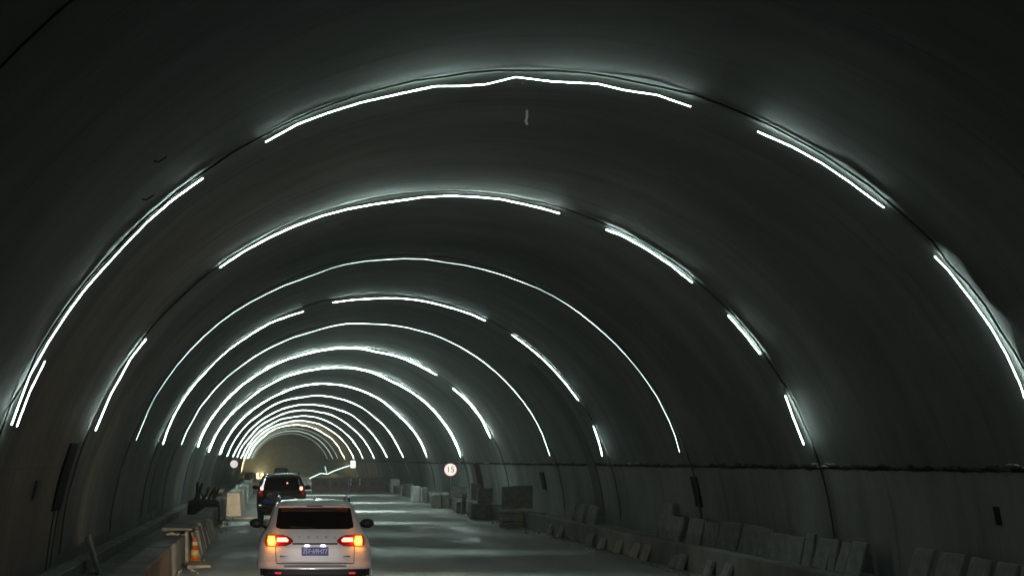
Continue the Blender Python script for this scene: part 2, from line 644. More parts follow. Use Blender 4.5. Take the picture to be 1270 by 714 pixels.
# ------------------------------------------------------------------ rings of LED rope
# (distance, power, rope radius, lit stretches as [angle from the crown, radial slack])
ARCS = [
    (27.0, 0.75, 0.017, [
        [(-67.9, -.06), (-62.4, -.02), (-55, .0), (-48.9, -.03), (-42.5, -.01), (-39.1, -.02), (-35.3, -.03)],
        [(-27.8, -.05), (-24.1, -.03), (-17.1, -.05), (-9.3, -.06), (-4, -.10), (-.9, -.04), (3, -.08), (7.5, -.06), (10.5, -.08), (13.9, -.06), (17.5, -.08)],
        [(25, -.07), (28.8, -.05), (35.7, -.04), (40.2, -.03)],
        [(47.5, -.03), (49.5, -.02), (56.7, -.01), (63.5, -.05), (65.8, -.08), (69, -.06)]]),
    (39.0, 1.00, 0.018, [
        [(-66.9, -.08), (-61.1, -.05), (-54.9, -.02), (-51.3, -.03)],
        [(-36, -.02), (-27.5, -.03), (-19, -.04), (-11.3, -.07), (-3.5, -.06), (4.4, -.05), (11.7, -.06), (17.1, -.06)],
        [(24.5, -.04), (26.9, -.02), (35.4, -.02), (39.5, -.03)],
        [(46.8, -.02), (50.9, -.01), (54.2, -.02)],
        [(61.5, -.03), (65.1, -.07), (69.2, -.08)]]),
    (51.0, 0.045, 0.011, [
        [(-67.5, -.08), (-58.2, -.03), (-43.2, .0), (-35.4, -.03), (-28.5, -.06), (-17.7, -.08), (-11.6, -.05), (-.5, -.06), (11.6, -.07), (23.4, -.05), (30.6, -.02), (36.2, -.02), (45.8, -.01), (51.9, .0), (58.5, -.02), (63.6, -.04), (70, -.09)]]),
    (63.0, 0.8, 0.015, [
        [(-67.4, -.1), (-60.8, -.04), (-54.8, -.01), (-43.2, -.02), (-36.4, -.03), (-27.7, -.03), (-19.1, -.09)],
        [(-11.5, -.07), (.5, -.08), (11.3, -.06), (26.1, -.04)],
        [(33.5, -.01), (43.6, .0), (50.9, -.02), (55.8, .0)],
        [(63.1, -.02), (70.4, -.1)]]),
    (75.0, 0.09, 0.014, [
        [(-66.7, -.1), (-54.9, -.05), (-44, -.06), (-28.2, -.09), (-13.4, -.1), (-4.6, -.05), (3.5, -.07), (12.8, -.04), (28.2, .0), (37.4, .0), (48.9, .01), (57.3, .0), (64.1, -.04), (70.3, -.08)]]),
    (92.0, 1.7, 0.028, [[(-66.4, -.08), (-56, .0), (-42.6, -.03), (-28, -.04), (-10.2, -.05), (5.8, -.03), (10.5, -.07), (22.2, -.04), (33.5, -.03)],
                       [(41, -.05), (48.6, -.02), (55.4, -.01), (62.9, -.08)]]),
    (110.8, 1.8, 0.032, [[(-67.7, -.05), (-54.6, .0), (-38.9, -.09), (-23.8, -.06), (-7, -.07), (12.3, .0), (25.1, -.08), (38.4, -.04), (50, .0), (60.3, -.02), (69.7, -.04)]]),
    (135.0, 1.6, 0.032, [[(-68.2, -.06), (-54.4, -.03), (-37.4, -.08), (-20.8, -.08), (-2.5, .0), (12.5, .01), (25.4, .0), (43.3, -.08), (56.4, -.03), (69.6, -.04)]]),
    (159.0, 0.5, 0.018, None), (182.0, 0.45, 0.018, None), (205.0, 0.45, 0.02, None), (230.0, 0.45, 0.02, None),
    (257.0, 0.4, 0.022, None), (288.0, 0.5, 0.026, None),
]
WHERE = ['nearest', 'second nearest', 'third nearest', 'fourth nearest', 'fifth nearest', 'sixth nearest', 'seventh nearest',
         'eighth nearest', 'ninth nearest', 'tenth nearest', 'eleventh nearest', 'twelfth nearest', 'second farthest', 'farthest']
# strength of the light each ring throws inwards across the road
THROW = [0.08, 0.5, 0.3, 0.15, 0.8, 2.8, 4.2, 2.2, 2.0, 1.6, 1.6, 1.6, 1.6, 1.6]
LOOK = ['lit in four broken stretches', 'lit in five broken stretches', 'thin and lit all round', 'broken in four stretches',
        'thin and unbroken', 'bright with one gap', 'bright and unbroken', 'bright and unbroken'] + ['small, bright and unbroken'] * 6
rl = random.Random(11)
led_mats = {}
ROPE = 0.23


def led_mat(p):
    if p not in led_mats:
        led_mats[p] = emit('lit_led_rope', LED, LED_POWER * p)
    return led_mats[p]


for i, (d, p, rr, segs) in enumerate(ARCS):
    root = empty('light_ring', (0, d, 0))
    tag(root, '%s ring of white LED rope on the vault, %s' % (WHERE[i], LOOK[i]), 'light ring', 'rings of LED rope round the tunnel')
    if segs is None:
        segs = [[(-69 + 138.5 * k / 14, rl.uniform(-.1, .0)) for k in range(15)]]
    for sg in segs:
        pts = []
        for (a0, r0), (a1, r1) in zip(sg[:-1], sg[1:]):
            m = max(1, int(abs(a1 - a0) / 3.5 + 0.5))
            for k in range(m):
                t = k / m
                jr = 0 if k == 0 else rl.uniform(-.02, .012)
                pts.append(ringpt(rad(a0 + (a1 - a0) * t), R - 0.06 + min(0, 1.4 * (r0 + (r1 - r0) * t + .02) + jr), rl.uniform(-.02, .02) if k else 0))
        pts.append(ringpt(rad(sg[-1][0]), R - 0.06 + min(0, 1.4 * (sg[-1][1] + .02)), 0))
        link('led_rope', tube_mesh('led_rope', pts, rr * ROPE, led_mat(p), 6, 0.55), root)
    if i == 0:    # a second length doubled up at the lower left
        pts = [ringpt(rad(a), R - 0.05 - s, -.1) for a, s in ((-67.5, .02), (-63, .0), (-58, .0), (-55.2, -.0))]
        pts = [ringpt(rad(a), R - 0.09 - s, .16) for a, s in ((-67.9, .08), (-64, .05), (-60.5, .04))]
        link('led_rope', tube_mesh('led_rope', pts, rr * ROPE, led_mat(p), 6, 0.55), root)
    # the LEDs face inwards: most of their light stays near the plane of the ring
    for a in (-56, -28, 0, 28, 56):
        al = bpy.data.lights.new('led_throw', 'AREA')
        al.shape = 'RECTANGLE'
        al.size = 3.4
        al.size_y = 0.03
        al.spread = rad(46)
        al.energy = 24 * THROW[i]
        al.color = LED
        ao = bpy.data.objects.new('led_throw', al)
        C.objects.link(ao)
        ao.parent = root
        ao.location = ringpt(rad(a), R - 0.12, 0)
        ao.rotation_euler = (0, rad(a), 0)
    # the supply cable clipped right round the joint and down both walls
    pts = [ringpt(rad(-86 + 172 * k / 60), R - 0.03 - abs(rl.gauss(0, .012)), -0.22 + rl.uniform(-.03, .03)) for k in range(61)]
    link('supply_cable', tube_mesh('supply_cable', pts, 0.016, M_CABLE, 5), root)

# middle ring faint; the nearest and farthest are added to light the bore
for d, lab, gl in ((318, 'nearest', 1.2), (345, 'middle', 3.0), (378, 'farthest', 1.2)):
    root = empty('light_ring', (0, d, 0))
    tag(root, 'faint grey ring deep in the tunnel beyond the bright ones, %s of three' % lab, 'light ring', 'rings of LED rope round the tunnel')
    pts = [ringpt(rad(-69 + 138 * k / 20), R - 0.08, 0) for k in range(21)]
    link('led_rope', tube_mesh('led_rope', pts, 0.02, emit('dim_led_rope', LED, gl), 6), root)

# ------------------------------------------------------------------ things on the walls


def wall_plate(name, mat, side, y0, y1, z0, z1, depth, parent=None, inset=0.0):
    """a shallow box that follows the curve of the wall"""
    n = max(2, int((z1 - z0) / 0.25) + 1)
    V, F = [], []
    for i in range(n + 1):
        z = z0 + (z1 - z0) * i / n
        xo = math.sqrt((R + 0.02) ** 2 - z * z)
        xi = math.sqrt(R * R - z * z) - depth
        for y in (y0, y1):
            V += [(side * xo, y, z), (side * xi, y, z)]
    for i in range(n):
        a, b = i * 4, i * 4 + 4
        F += [(a, a + 1, b + 1, b), (a + 1, a + 3, b + 3, b + 1), (a + 3, a + 2, b + 2, b + 3)]
    F += [(0, 2, 3, 1), (n * 4, n * 4 + 1, n * 4 + 3, n * 4 + 2)]
    bm = bmesh.new()
    vs = [bm.verts.new(v) for v in V]
    for f in F:
        bm.faces.new([vs[i] for i in f])
    return link(name, bm_mesh(name, bm, mat), parent)


def wall_box(label, side, y0, y1, z0, z1, mat=M_BOX, name='wall_box', cat='wall box', depth=0.05, cables=0):
    root = empty(name, (0, 0, 0))
    tag(root, label, cat, 'dark boxes on the tunnel walls')
    wall_plate('cabinet', mat, side, y0, y1, z0, z1, depth, root)
    wall_plate('cover', mat, side, y0 + 0.05, y1 - 0.05, z0 + 0.05, z1 - 0.05, depth + 0.012, root)
    for k in range(cables):
        yy = y0 + (y1 - y0) * (0.3 + 0.5 * k)
        pts = []
        for j in range(9):
            z = z0 + 0.02 - (z0 - 0.32) * j / 8
            pts.append((side * (math.sqrt(R * R - z * z) - 0.02), yy - 0.35 * (j / 8) ** 2.2, z))
        link('cable', tube_mesh('cable', pts, 0.014, M_CABLE, 5), root)
    return root


wall_box('tall black box on the left wall with two cables hanging from it', -1, 36.6, 38.0, 1.42, 2.68, depth=0.035, cables=2)
wall_box('small grey box low on the left wall at the picture edge', -1, 33.0, 33.7, 1.72, 2.02, mat=M_MEMB)
wall_box('black box on the right wall above the leaning slabs', 1, 50.6, 51.4, 1.17, 1.95, depth=0.02, cables=1)
wall_box('narrow black box at far right, above the slabs by the picture edge', 1, 29.75, 29.98, 1.38, 1.66, depth=0.015)
wall_box('small black box on the right wall nearer than the round sign', 1, 79.3, 80.3, 1.2, 1.9)
wall_box('dark red cabinet on the right wall beside the stacked blocks', 1, 103.5, 106.0, 0.9, 2.2, mat=M_REDBOX, name='wall_cabinet', cat='cabinet', depth=0.25)
wall_box('wide dark panel standing in for unlit left wall behind the small round sign', -1, 168, 200, 0.7, 2.5, mat=M_MEMB, name='wall_shade', cat='painted shade', depth=0.06)  # added dark panel: shade of the wall where the ring light ends
o = wall_plate('membrane_strip', M_MEMB, 1, 66.0, 67.6, 0.5, 5.6, 0.03)
tag(o, 'dark strip of waterproof sheet hanging down the right wall', 'sheet')
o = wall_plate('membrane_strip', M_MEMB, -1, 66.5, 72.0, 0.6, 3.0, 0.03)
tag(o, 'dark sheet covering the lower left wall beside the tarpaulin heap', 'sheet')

# a hook in the crown between the first two rings, iron stubs at upper left
pts = [(0.42, 30.0, 7.68), (0.42, 30.0, 7.56), (0.40, 30.0, 7.50), (0.43, 30.0, 7.45)]
o = link('ceiling_hook', tube_mesh('ceiling_hook', pts, 0.02, M_WHITE, 6))
tag(o, 'small pale hook hanging from the crown below the nearest ring', 'hook')
for k, (ph, y, lab) in enumerate(((-39.5, 23.6, 'short dark iron stub high on the left vault near the picture top'),
                                  (-42.0, 25.4, 'short dark iron stub on the left vault just above the nearest ring'))):
    a = ringpt(rad(ph), R + 0.02, y)
    b = ringpt(rad(ph + 0.4), R - 0.05, y + 0.05)
    cc = ringpt(rad(ph + 1.3), R - 0.06, y + 0.08)
    o = link('iron_stub', tube_mesh('iron_stub', [a, b, cc], 0.012, M_CABLE, 5))
    tag(o, lab, 'iron stub', 'iron stubs on the vault')

# ------------------------------------------------------------------ round speed signs


def speed_sign(loc, label, r=0.36, post=1.0):
    root = empty('speed_sign', loc)
    tag(root, label, 'road sign', 'round speed signs')
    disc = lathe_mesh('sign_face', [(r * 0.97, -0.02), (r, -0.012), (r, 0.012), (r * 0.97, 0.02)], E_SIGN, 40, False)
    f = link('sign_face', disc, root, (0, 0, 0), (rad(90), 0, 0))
    # red border
    V, F = [], []
    nn = 48
    for k in range(nn):
        t = 2 * pi * k / nn
        for q in (r * 0.86, r * 1.03):
            V.append((q * cos(t), -0.026, q * sin(t)))
            V.append((q * cos(t), 0.0, q * sin(t)))
    for k in range(nn):
        a, b = k * 4, ((k + 1) % nn) * 4
        F += [(a, b, b + 2, a + 2), (a + 2, b + 2, b + 3, a + 3), (a, a + 1, b + 1, b)]
    link('border', mesh('border', V, F, M_SIGNRED), root)
    tx = text_mesh('numerals', '15', r * 1.22, M_SIGNBLK, 0.004)
    link('numerals', tx, root, (0, -0.03, 0), (rad(90), 0, 0))
    link('post', tube_mesh('post', [(0, 0.05, r * 0.8), (0, 0.05, -post)], 0.03, M_STEEL, 10), root)
    for zz in (0.15, -0.15):
        link('clamp', box_mesh('clamp', 0.10, 0.04, 0.03, M_STEEL, 0.004), root, (0, 0.035, zz))
    return root


def P(px, py, d):
    """a point in the tunnel from its bearing in the survey photo and its distance"""
    s = FPX / d
    return (CAMX + (px - VPX) / s, d, CAMZ + (VPY - py) / s)


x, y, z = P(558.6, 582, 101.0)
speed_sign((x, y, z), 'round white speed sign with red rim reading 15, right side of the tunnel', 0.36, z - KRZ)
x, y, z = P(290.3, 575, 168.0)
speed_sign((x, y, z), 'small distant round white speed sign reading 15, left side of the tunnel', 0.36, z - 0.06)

# ------------------------------------------------------------------ loose concrete: cover slabs, blocks, barriers
rs = random.Random(21)


def slab(name, label, cat, group, size, loc, rot, mat=M_SLAB):
    me = box_mesh(name, size[0], size[1], size[2], mat, 0.014, 0.016, True, rs)
    o = link(name, me, None, loc, rot)
    tag(o, label, cat, group)
    return o


def leaning(xw, y0, y1, h, lean, zb, side, label, group, mat=M_SLAB, th=0.07):
    """slab standing on its long edge, its top leaning to the side"""
    L = y1 - y0
    return slab('cover_slab', label, 'slab', group, (th, L, h), (xw, (y0 + y1) / 2, zb),
                (rs.uniform(-.02, .02), side * lean, rs.uniform(-.025, .025)), mat)


# row against the right wall, behind the kerb
ed = [(823, 845), (853, 870), (872, 890), (892, 913), (916, 941), (944, 953.5), (955, 976.5), (979, 996), (997.5, 1007), (1008, 1024), (1027, 1034.5), (1036, 1049), (1052, 1071)]
for i, (a, b) in enumerate(ed[::-1]):
    ya, yb = FPX * 10.62 / (b - VPX), FPX * 10.62 / (a - VPX)
    leaning(7.14 + rs.uniform(-.04, .04), ya, yb, 0.64 + rs.uniform(-.06, .05), rs.uniform(.16, .30), 0.252, 1,
            'cover slab leaning on the right wall, %s from near end of long row' % ORD[i], 'cover slabs along the right wall', M_SLAB)
o = leaning(7.2, 53.2, 54.6, 0.95, .16, 0.252, 1, 'tall narrow slab at the far end of the long leaning row, right wall', 'cover slabs along the right wall', M_SLAB)
ed = [(1127, 1151), (1159, 1187), (1196, 1223), (1231, 1256), (1263, 1290)]
for i, (a, b) in enumerate(ed[::-1]):
    ya, yb = FPX * 10.62 / (b - VPX), FPX * 10.62 / (a - VPX)
    leaning(7.14 + rs.uniform(-.03, .03), ya, yb, 0.66 + rs.uniform(-.03, .05), rs.uniform(.16, .28), 0.252, 1,
            'concrete cover slab in the lower right picture corner, %s from the right' % ORD[i], 'cover slabs in the lower right corner')
# slabs standing on the far stretch of the same trench
for i, (a, b) in enumerate(((60.0, 61.5), (62.4, 63.6), (64.6, 65.6))):
    leaning(7.14, a + 5, b + 5, 0.62, .2, 0.252, 1, 'dim slab leaning on right wall by the hanging sheet, %s from near end' % ORD[i], 'cover slabs by the hanging sheet')
# offcuts leaning on the road side of the right kerb
offs = [(894, .30, 38.2), (874, .28, 39.7), (846, .30, 42.3), (838, .22, 43.2), (800, .32, 46.5), (789, .30, 47.9), (770, .26, 50.2), (752, .24, 52.5), (738, .3, 54.5), (702, .3, 60.2), (690, .3, 62.5)]
for i, (px, h, d) in enumerate(offs):
    leaning(KR0 - 0.14 + rs.uniform(-.03, .02), d - .25, d + .25, h + 0.08, rs.uniform(.3, .42), 0.006, 1,
            'small offcut leaning on road side of right kerb, %s from the camera' % ORD[i], 'offcuts along the right kerb', M_SLAB, 0.09)
# flat stack of slabs at the kerb, panels stood behind it
x0, y0, _ = P(639, 653, 70)
for k in range(6):
    slab('cover_slab', 'flat slab in the low pile by the right kerb, %s from bottom' % ORD[k], 'slab', 'low pile of slabs by the right kerb',
         (0.85, 0.9, 0.085), (x0 + rs.uniform(-.05, .05), y0 + 0.4 + rs.uniform(-.05, .05), 0.004 + 0.0955 * k), (0, 0, rs.uniform(-.12, .12)), M_SLAB)
slab('standing_slab', 'broken panel leaning on the near side of the low slab pile', 'slab', None, (0.6, 0.09, 0.55), (x0 + .78, y0 - 0.32, 0.004), (-.35, 0.1, .35), M_SLAB)
for i, (px, wd, h) in enumerate(((627, .42, .82), (646, .78, .86))):
    x, yy, _ = P(px, 633, 74.5)
    slab('standing_slab', ('dark narrow concrete panel' if i == 0 else 'dark wide concrete panel') + ' standing upright behind the low slab pile', 'slab', 'upright panels behind the low pile',
         (wd, 0.2, h), (x + .05, yy, KRZ + 0.008), (0.05, 0, 0.1 * i), M_TARP if False else M_SLAB)


def block(x0, x1, z0, h, y, depth, label, group, mat=M_SLAB):
    return slab('concrete_block', label, 'block', group, (x1 - x0, depth, h), ((x0 + x1) / 2, y + depth / 2, z0), (0, 0, rs.uniform(-.05, .05)), mat)


def bx(px0, px1, d):
    return P(px0, 0, d)[0], P(px1, 0, d)[0]


M_BLK = plain('dull_block_concrete', (0.20, 0.205, 0.19), .88, 0, .35, 3, .5)
G = 'stacked blocks along the right kerb'
a, b = bx(584, 602, 80); block(a, b, 0.004, .60, 80.0, .9, 'dark concrete block on the road, left of the pair below the upright block', G)
a, b = bx(603.5, 622, 80); block(a, b, 0.004, .58, 80.2, .9, 'dark concrete block on the road, right of the pair below the upright block', G)
a, b = bx(594, 612, 80); block(a, b, .615, .62, 80.3, .5, 'upright dark block on top of the pair by the right kerb', G)
a, b = bx(566, 576, 89); block(a, b, 0.004, .5, 89, .5, 'pale broken block on the road beside the upright block stack', G, M_BLK)
a, b = bx(573, 579, 88); block(a, b, 0.004, .85, 88.3, .12, 'thin pale slab standing on end beside the broken block', G, M_BLK)
a, b = bx(584, 596, 91); block(a, b, KRZ + .008, .75, 91, .5, 'pale block on the kerb behind the dark block pair', G, M_BLK)
a, b = bx(532.5, 543, 101); block(a, b, 0.004, .60, 99.0, .8, 'low grey block with pale bag on top, under the right sign at its left', G)
a, b = bx(544, 556.5, 101); block(a, b, 0.004, .60, 99.2, .8, 'low grey block with pale bag on top, directly under the right sign', G)
a, b = bx(557.5, 576, 101); block(a, b, 0.004, 1.03, 99.6, .9, 'tall greenish grey block just right below the round sign', G)
a, b = bx(513, 522, 111.5); block(a, b, 0.004, .9, 112.2, 2.0, 'pale block at the road edge below a ring end, left of its pair', G, M_BARR)
a, b = bx(522.6, 530, 111.5); block(a, b, 0.004, .86, 111.5, 1.0, 'darker block at the road edge below a ring end, right of its pair', G)
a, b = bx(486, 497, 144); block(a, b, 0.004, 1.0, 145, 2.4, 'farthest pale block by the right kerb near the red barriers', G, M_BARR)
a, b = bx(498, 512, 132); block(a, b, 0.004, .8, 131, 2.0, 'dim far block by the right kerb behind the pale pair', G)


def sandbag(loc, sx, sy, sz, label, rot=0, mat=M_BAG, group='bags lying on the blocks'):
    bm = bmesh.new()
    bmesh.ops.create_cube(bm, size=1)
    bmesh.ops.subdivide_edges(bm, edges=bm.edges[:], cuts=4, use_grid_fill=True)
    for v in bm.verts:
        q = v.co * 2
        k = (1 - 0.35 * q.x ** 2 * (1 if abs(q.z) > .5 else .5)) * (1 - .25 * q.y ** 2)
        z = q.z * k
        v.co = Vector((q.x * sx / 2 * (1 - .1 * q.y ** 2), q.y * sy / 2 * (1 - .1 * q.x ** 2), (z + 1) * sz / 2))
        v.co += 0.03 * noise.noise_vector(v.co * 7 + Vector(loc)) * min(1, sz * 5)
    zmin = min(v.co.z for v in bm.verts)
    for v in bm.verts:
        v.co.z -= zmin
    o = link('sandbag', bm_mesh('sandbag', bm, mat, True), None, loc, (0, 0, rot))
    tag(o, label, 'sandbag', group)
    return o


a, b = bx(534, 543, 101); sandbag(((a + b) / 2, 99.4, .61), .45, .35, .14, 'pale bag on the left low block under the right sign', .2, M_WHITE)
a, b = bx(545, 553, 101); sandbag(((a + b) / 2, 99.6, .61), .42, .35, .15, 'pale bag on the right low block under the right sign', -.1, M_WHITE)

# ---- left side: slabs on edge at the kerb end, row leaning on the kerb, cone
xl, xr = P(205, 0, 45.4)[0], P(234, 0, 45.4)[0]
for k in range(6):
    x = xl + 0.06 + (xr - xl - .1) * k / 5
    slab('cover_slab', 'pale slab stood on end behind the left cone, %s from the wall side' % ORD[k], 'slab', 'slabs stood on end by the cone',
         (.095, .75, .70 + rs.uniform(-.05, .02)), (x, 45.8 + rs.uniform(-.05, .05), 0.72 - .71 if x > KL0 else 0.66 - .65), (0, rs.uniform(-.05, .02), rs.uniform(-.04, .04)), M_SLAB2)
for k in range(12):
    y = 48.0 + k * 1.35
    leaning(KL0 + 0.22 + rs.uniform(-.03, .05), y - .42, y + .42, .64 + rs.uniform(-.05, .04), rs.uniform(.18, .32), 0.006, -1,
            'pale slab leaning on the left kerb, %s from the cone' % ORD[k], 'slabs leaning along the left kerb', M_SLAB2, .08)
for k in range(3):
    slab('cover_slab', 'flat slab lying along the top of the left kerb, %s from the cone' % ORD[k], 'slab', 'flat slabs on the left kerb', (.70 + .06 * k, 3.6, .07), (KL0 - .20 + .06 * k, 47.3 + 3.8 * k, KLZ + .085), (0, 0, rs.uniform(-.02, .02)), M_SLAB)
slab('cover_slab', 'dark slab tilted into the left cable trench', 'slab', None, (.08, 1.1, .80), (-7.0, 40.5, .06), (0, -.30, .05), M_SLAB)
slab('cover_slab', 'dark slab lying flat beside the near end of the left kerb', 'slab', None, (.5, .9, .08), (KL0 + .33, 43.6, .008), (0, 0, .15), M_SLAB2)

root = empty('traffic_cone', (*P(241.5, 0, 46.4)[:2], 0.006))
tag(root, 'orange traffic cone with pale lower band at the left road edge', 'traffic cone')
link('base', box_mesh('base', .30, .30, .035, M_ORANGE, .01), root)
link('cone_body', lathe_mesh('cone_body', [(.115, .034), (.098, .17)], M_ORANGE, 24), root)
link('reflective_band', lathe_mesh('reflective_band', [(.105, .12), (.09, .26)], plain('reflective_yellow', (.8, .62, .25), .3, 0, .1, 5), 24), root)
link('cone_body', lathe_mesh('cone_body', [(.089, .26), (.048, .54), (.03, .56)], M_ORANGE, 24), root)
link('reflective_band', lathe_mesh('reflective_band', [(.0745, .37), (.062, .45)], M_WHITE, 24), root)

# dark heap under a tarpaulin on the left kerb with scrap timber on it
bm = bmesh.new()
bmesh.ops.create_cube(bm, size=1)
bmesh.ops.subdivide_edges(bm, edges=bm.edges[:], cuts=7, use_grid_fill=True)
for v in bm.verts:
    q = v.co.copy()
    v.co = Vector((q.x * 1.25 * (1 - .12 * (q.z + .5)), q.y * 8.0, (q.z + .5) * .86))
    v.co += .10 * noise.noise_vector(v.co * 1.7) * (q.z + .5)
o = link('tarpaulin_heap', bm_mesh('tarpaulin_heap', bm, M_TARP, True), None, (-5.98, 77.0, .66), (0, 0, 0))
o.location.z = 0.02
for v in o.data.vertices:
    v.co.z = max(v.co.z, 0.0)
tag(o, 'long dark heap under a tarpaulin on the left kerb', 'heap')
rt = random.Random(5)
for k in range(7):
    cx, cy = -6.35 + .22 * (k % 4), 74.0 + k * .8
    a = Vector((cx, cy, .78 + .05))
    d = Vector((rt.uniform(-.35, .35), rt.uniform(-.5, .5), rt.uniform(.3, .75)))
    me = tube_mesh('scrap_timber', [a, a + d * .5 + Vector((rt.uniform(-.05, .05), 0, 0)), a + d], rt.uniform(.03, .06), M_WOOD if k % 2 else M_TARP, 6)
    o = link('scrap_timber', me)
    tag(o, 'dark stick of scrap poking up from the tarpaulin heap, %s from the camera' % ORD[k], 'timber', 'scrap on the tarpaulin heap')

# concrete barriers in a row along the left kerb
prof = [(-.30, 0), (.30, 0), (.30, .08), (.20, .30), (.13, .97), (-.13, .97), (-.20, .30), (-.30, .08)]
prof = [(-.31, 0), (.31, 0), (.31, .12), (.27, .96), (.25, .98), (-.25, .98), (-.27, .96), (-.31, .12)]
bme = prism_mesh('concrete_barrier', prof, 0.0, 2.9, M_BARR)
for k in range(19):
    o = link('concrete_barrier', bme, None, (KL0 + .32 - 0.0 + rs.uniform(-.05, .05), 84.0 + 3.0 * k, 0.006), (0, 0, rs.uniform(-.012, .012)))
    tag(o, 'pale concrete barrier in the row along the left kerb, %s from the camera' % ORD[k], 'barrier', 'concrete barriers along the left kerb')
x, y, z = P(271, 607, 85.5)
sandbag((x, 85.0, .99), .5, .35, .17, 'grey bag lying on the nearest left concrete barrier', .1)
x, y, z = P(281, 604, 95)
o = link('reflector_post', box_mesh('reflector_post', .09, .05, .22, M_WHITE, .01), None, (KL0 + .3, 95, .99))
tag(o, 'tiny white reflector on top of the left barrier row', 'reflector')
for k in range(2):
    sandbag((KL0 - .55, 86.5 + k * 2.0, KLZ + .004), .6, .9, .34, 'grey bag on the left kerb behind the barriers, %s from the camera' % ORD[k], .1 * k, M_BAG)

# rusty drum at the far end of the barriers
root = empty('warning_drum', (*P(306.5, 0, 168)[:2], 0.006))
tag(root, 'rusty orange warning drum at the far end of the left barriers', 'drum')
link('drum_body', lathe_mesh('drum_body', [(.30, 0), (.30, .06), (.27, .08), (.27, .40), (.28, .42), (.25, .45), (.25, .80), (.26, .82), (.22, .86), (.20, 1.12), (.14, 1.16)], M_BROWN, 24), root)
link('reflective_band', lathe_mesh('reflective_band', [(.274, .14), (.274, .30)], M_BAG, 24), root)

# red plastic barriers close the right lanes; two striped posts stand on them
prof = [(-.24, 0), (.24, 0), (.24, .12), (.19, .34), (.14, .86), (.16, .90), (.16, 1.0), (.10, 1.04), (-.10, 1.04), (-.16, 1.0), (-.16, .90), (-.14, .86), (-.19, .34), (-.24, .12)]
xL, xR = P(386, 0, 153)[0], KR0 - 0.05
nb = 4
wb = (xR - xL) / nb
bme = prism_mesh('barrier_shell', prof, 0.02, wb - .02, M_RED, 'X')
for k in range(nb):
    root = empty('water_barrier', (xL + wb * k, 153.0 + rs.uniform(-.15, .15), 0.006), (0, 0, rs.uniform(-.03, .03)))
    tag(root, 'dark red plastic barrier across the right lanes, %s from the left' % ORD[k], 'barrier', 'red barriers across the right lanes')
    link('barrier_shell', bme, root)
    for q in (.3, .7):
        link('recess', box_mesh('recess', wb * .28, .05, .26, M_BLACKPL, .01), root, (wb * q, -.172, .46))
    link('filler_cap', lathe_mesh('filler_cap', [(.06, 1.03), (.06, 1.08), (.05, 1.09)], M_BLACKPL, 14), root, (wb * .5, 0, 0))
for k, px in enumerate((435.3, 446.6)):
    x, y, z = P(px, 0, 150.8)
    root = empty('delineator_post', (x, 151.2, 0.006))
    tag(root, 'thin white banded post before the red barriers, %s' % ('left of two' if k == 0 else 'right of two'), 'post', 'posts by the red barriers')
    link('foot', lathe_mesh('foot', [(.16, 0), (.15, .05), (.05, .08)], M_BLACKPL, 18), root)
    link('tube', lathe_mesh('tube', [(.04, .07), (.04, 1.10), (.025, 1.13)], M_RED, 14), root)
    for zz in (.48, .78):
        link('reflective_band', lathe_mesh('reflective_band', [(.05, zz), (.05, zz + .24)], M_WHITE, 14), root)

# beyond them: a rope of LED sagging from a lamp on the right wall, and the flood lamp
root = empty('hanging_light_rope')
tag(root, 'bright LED rope slanting down from the right wall beyond the red barriers', 'light rope')
pp = [P(433.5, 577, 214), P(424, 580.0, 216), P(413, 584, 218), P(406, 587.5, 219), P(398, 586.5, 221), P(391, 589.5, 224), P(384, 593, 226)]
link('led_rope', tube_mesh('led_rope', pp, .045, emit('hanging_led_rope', LED, 2.4), 6), root)
pp = [P(403, 578, 219), P(405.2, 586.5, 219)]
link('led_rope', tube_mesh('led_rope', pp, .05, emit('rope_tail', LED, 1.0), 6), root)
x, y, z = P(437.8, 575, 214)
root = empty('flood_lamp', (x, y, 0.26))
tag(root, 'bright square flood lamp on a stand by the far right wall', 'lamp')
link('lamp_panel', box_mesh('lamp_panel', .52, .05, .78, E_FLOOD, .01), root, (0, -.05, z - .26 - .42))
link('housing', box_mesh('housing', .58, .10, .84, M_BLACKPL, .015), root, (0, .03, z - .26 - .45))
link('stand', tube_mesh('stand', [(0, .05, 0), (0, .05, z - .26 - .4)], .04, M_STEEL, 8), root)

# a warm work lamp far down on the left, shining on into the bore
x, y, z = P(325.5, 588.5, 262)
root = empty('work_lamp', (x, 262, 0.006))
tag(root, 'small warm yellow work lamp far down the left side beside the dark red car', 'lamp')
link('lamp_panel', box_mesh('lamp_panel', .34, .05, .34, emit('lit_work_lamp', (1.0, .80, .40), 6.0), .01), root, (0, -.06, z - .17))
link('housing', box_mesh('housing', .40, .10, .40, M_BLACKPL, .015), root, (0, .025, z - .20))
link('stand', tube_mesh('stand', [(0, .03, 0), (0, .03, z - .1)], .03, M_STEEL, 8), root)
ld = bpy.data.lights.new('work_lamp_beam', 'SPOT')
ld.energy = 90000
ld.color = (1.0, .80, .38)
ld.spot_size = rad(105)
ld.spot_blend = .8
ld.shadow_soft_size = .15
lo = bpy.data.objects.new('work_lamp_beam', ld)
C.objects.link(lo)
lo.parent = root
lo.location = (0, .2, z)
lo.rotation_euler = (rad(106), 0, rad(14))

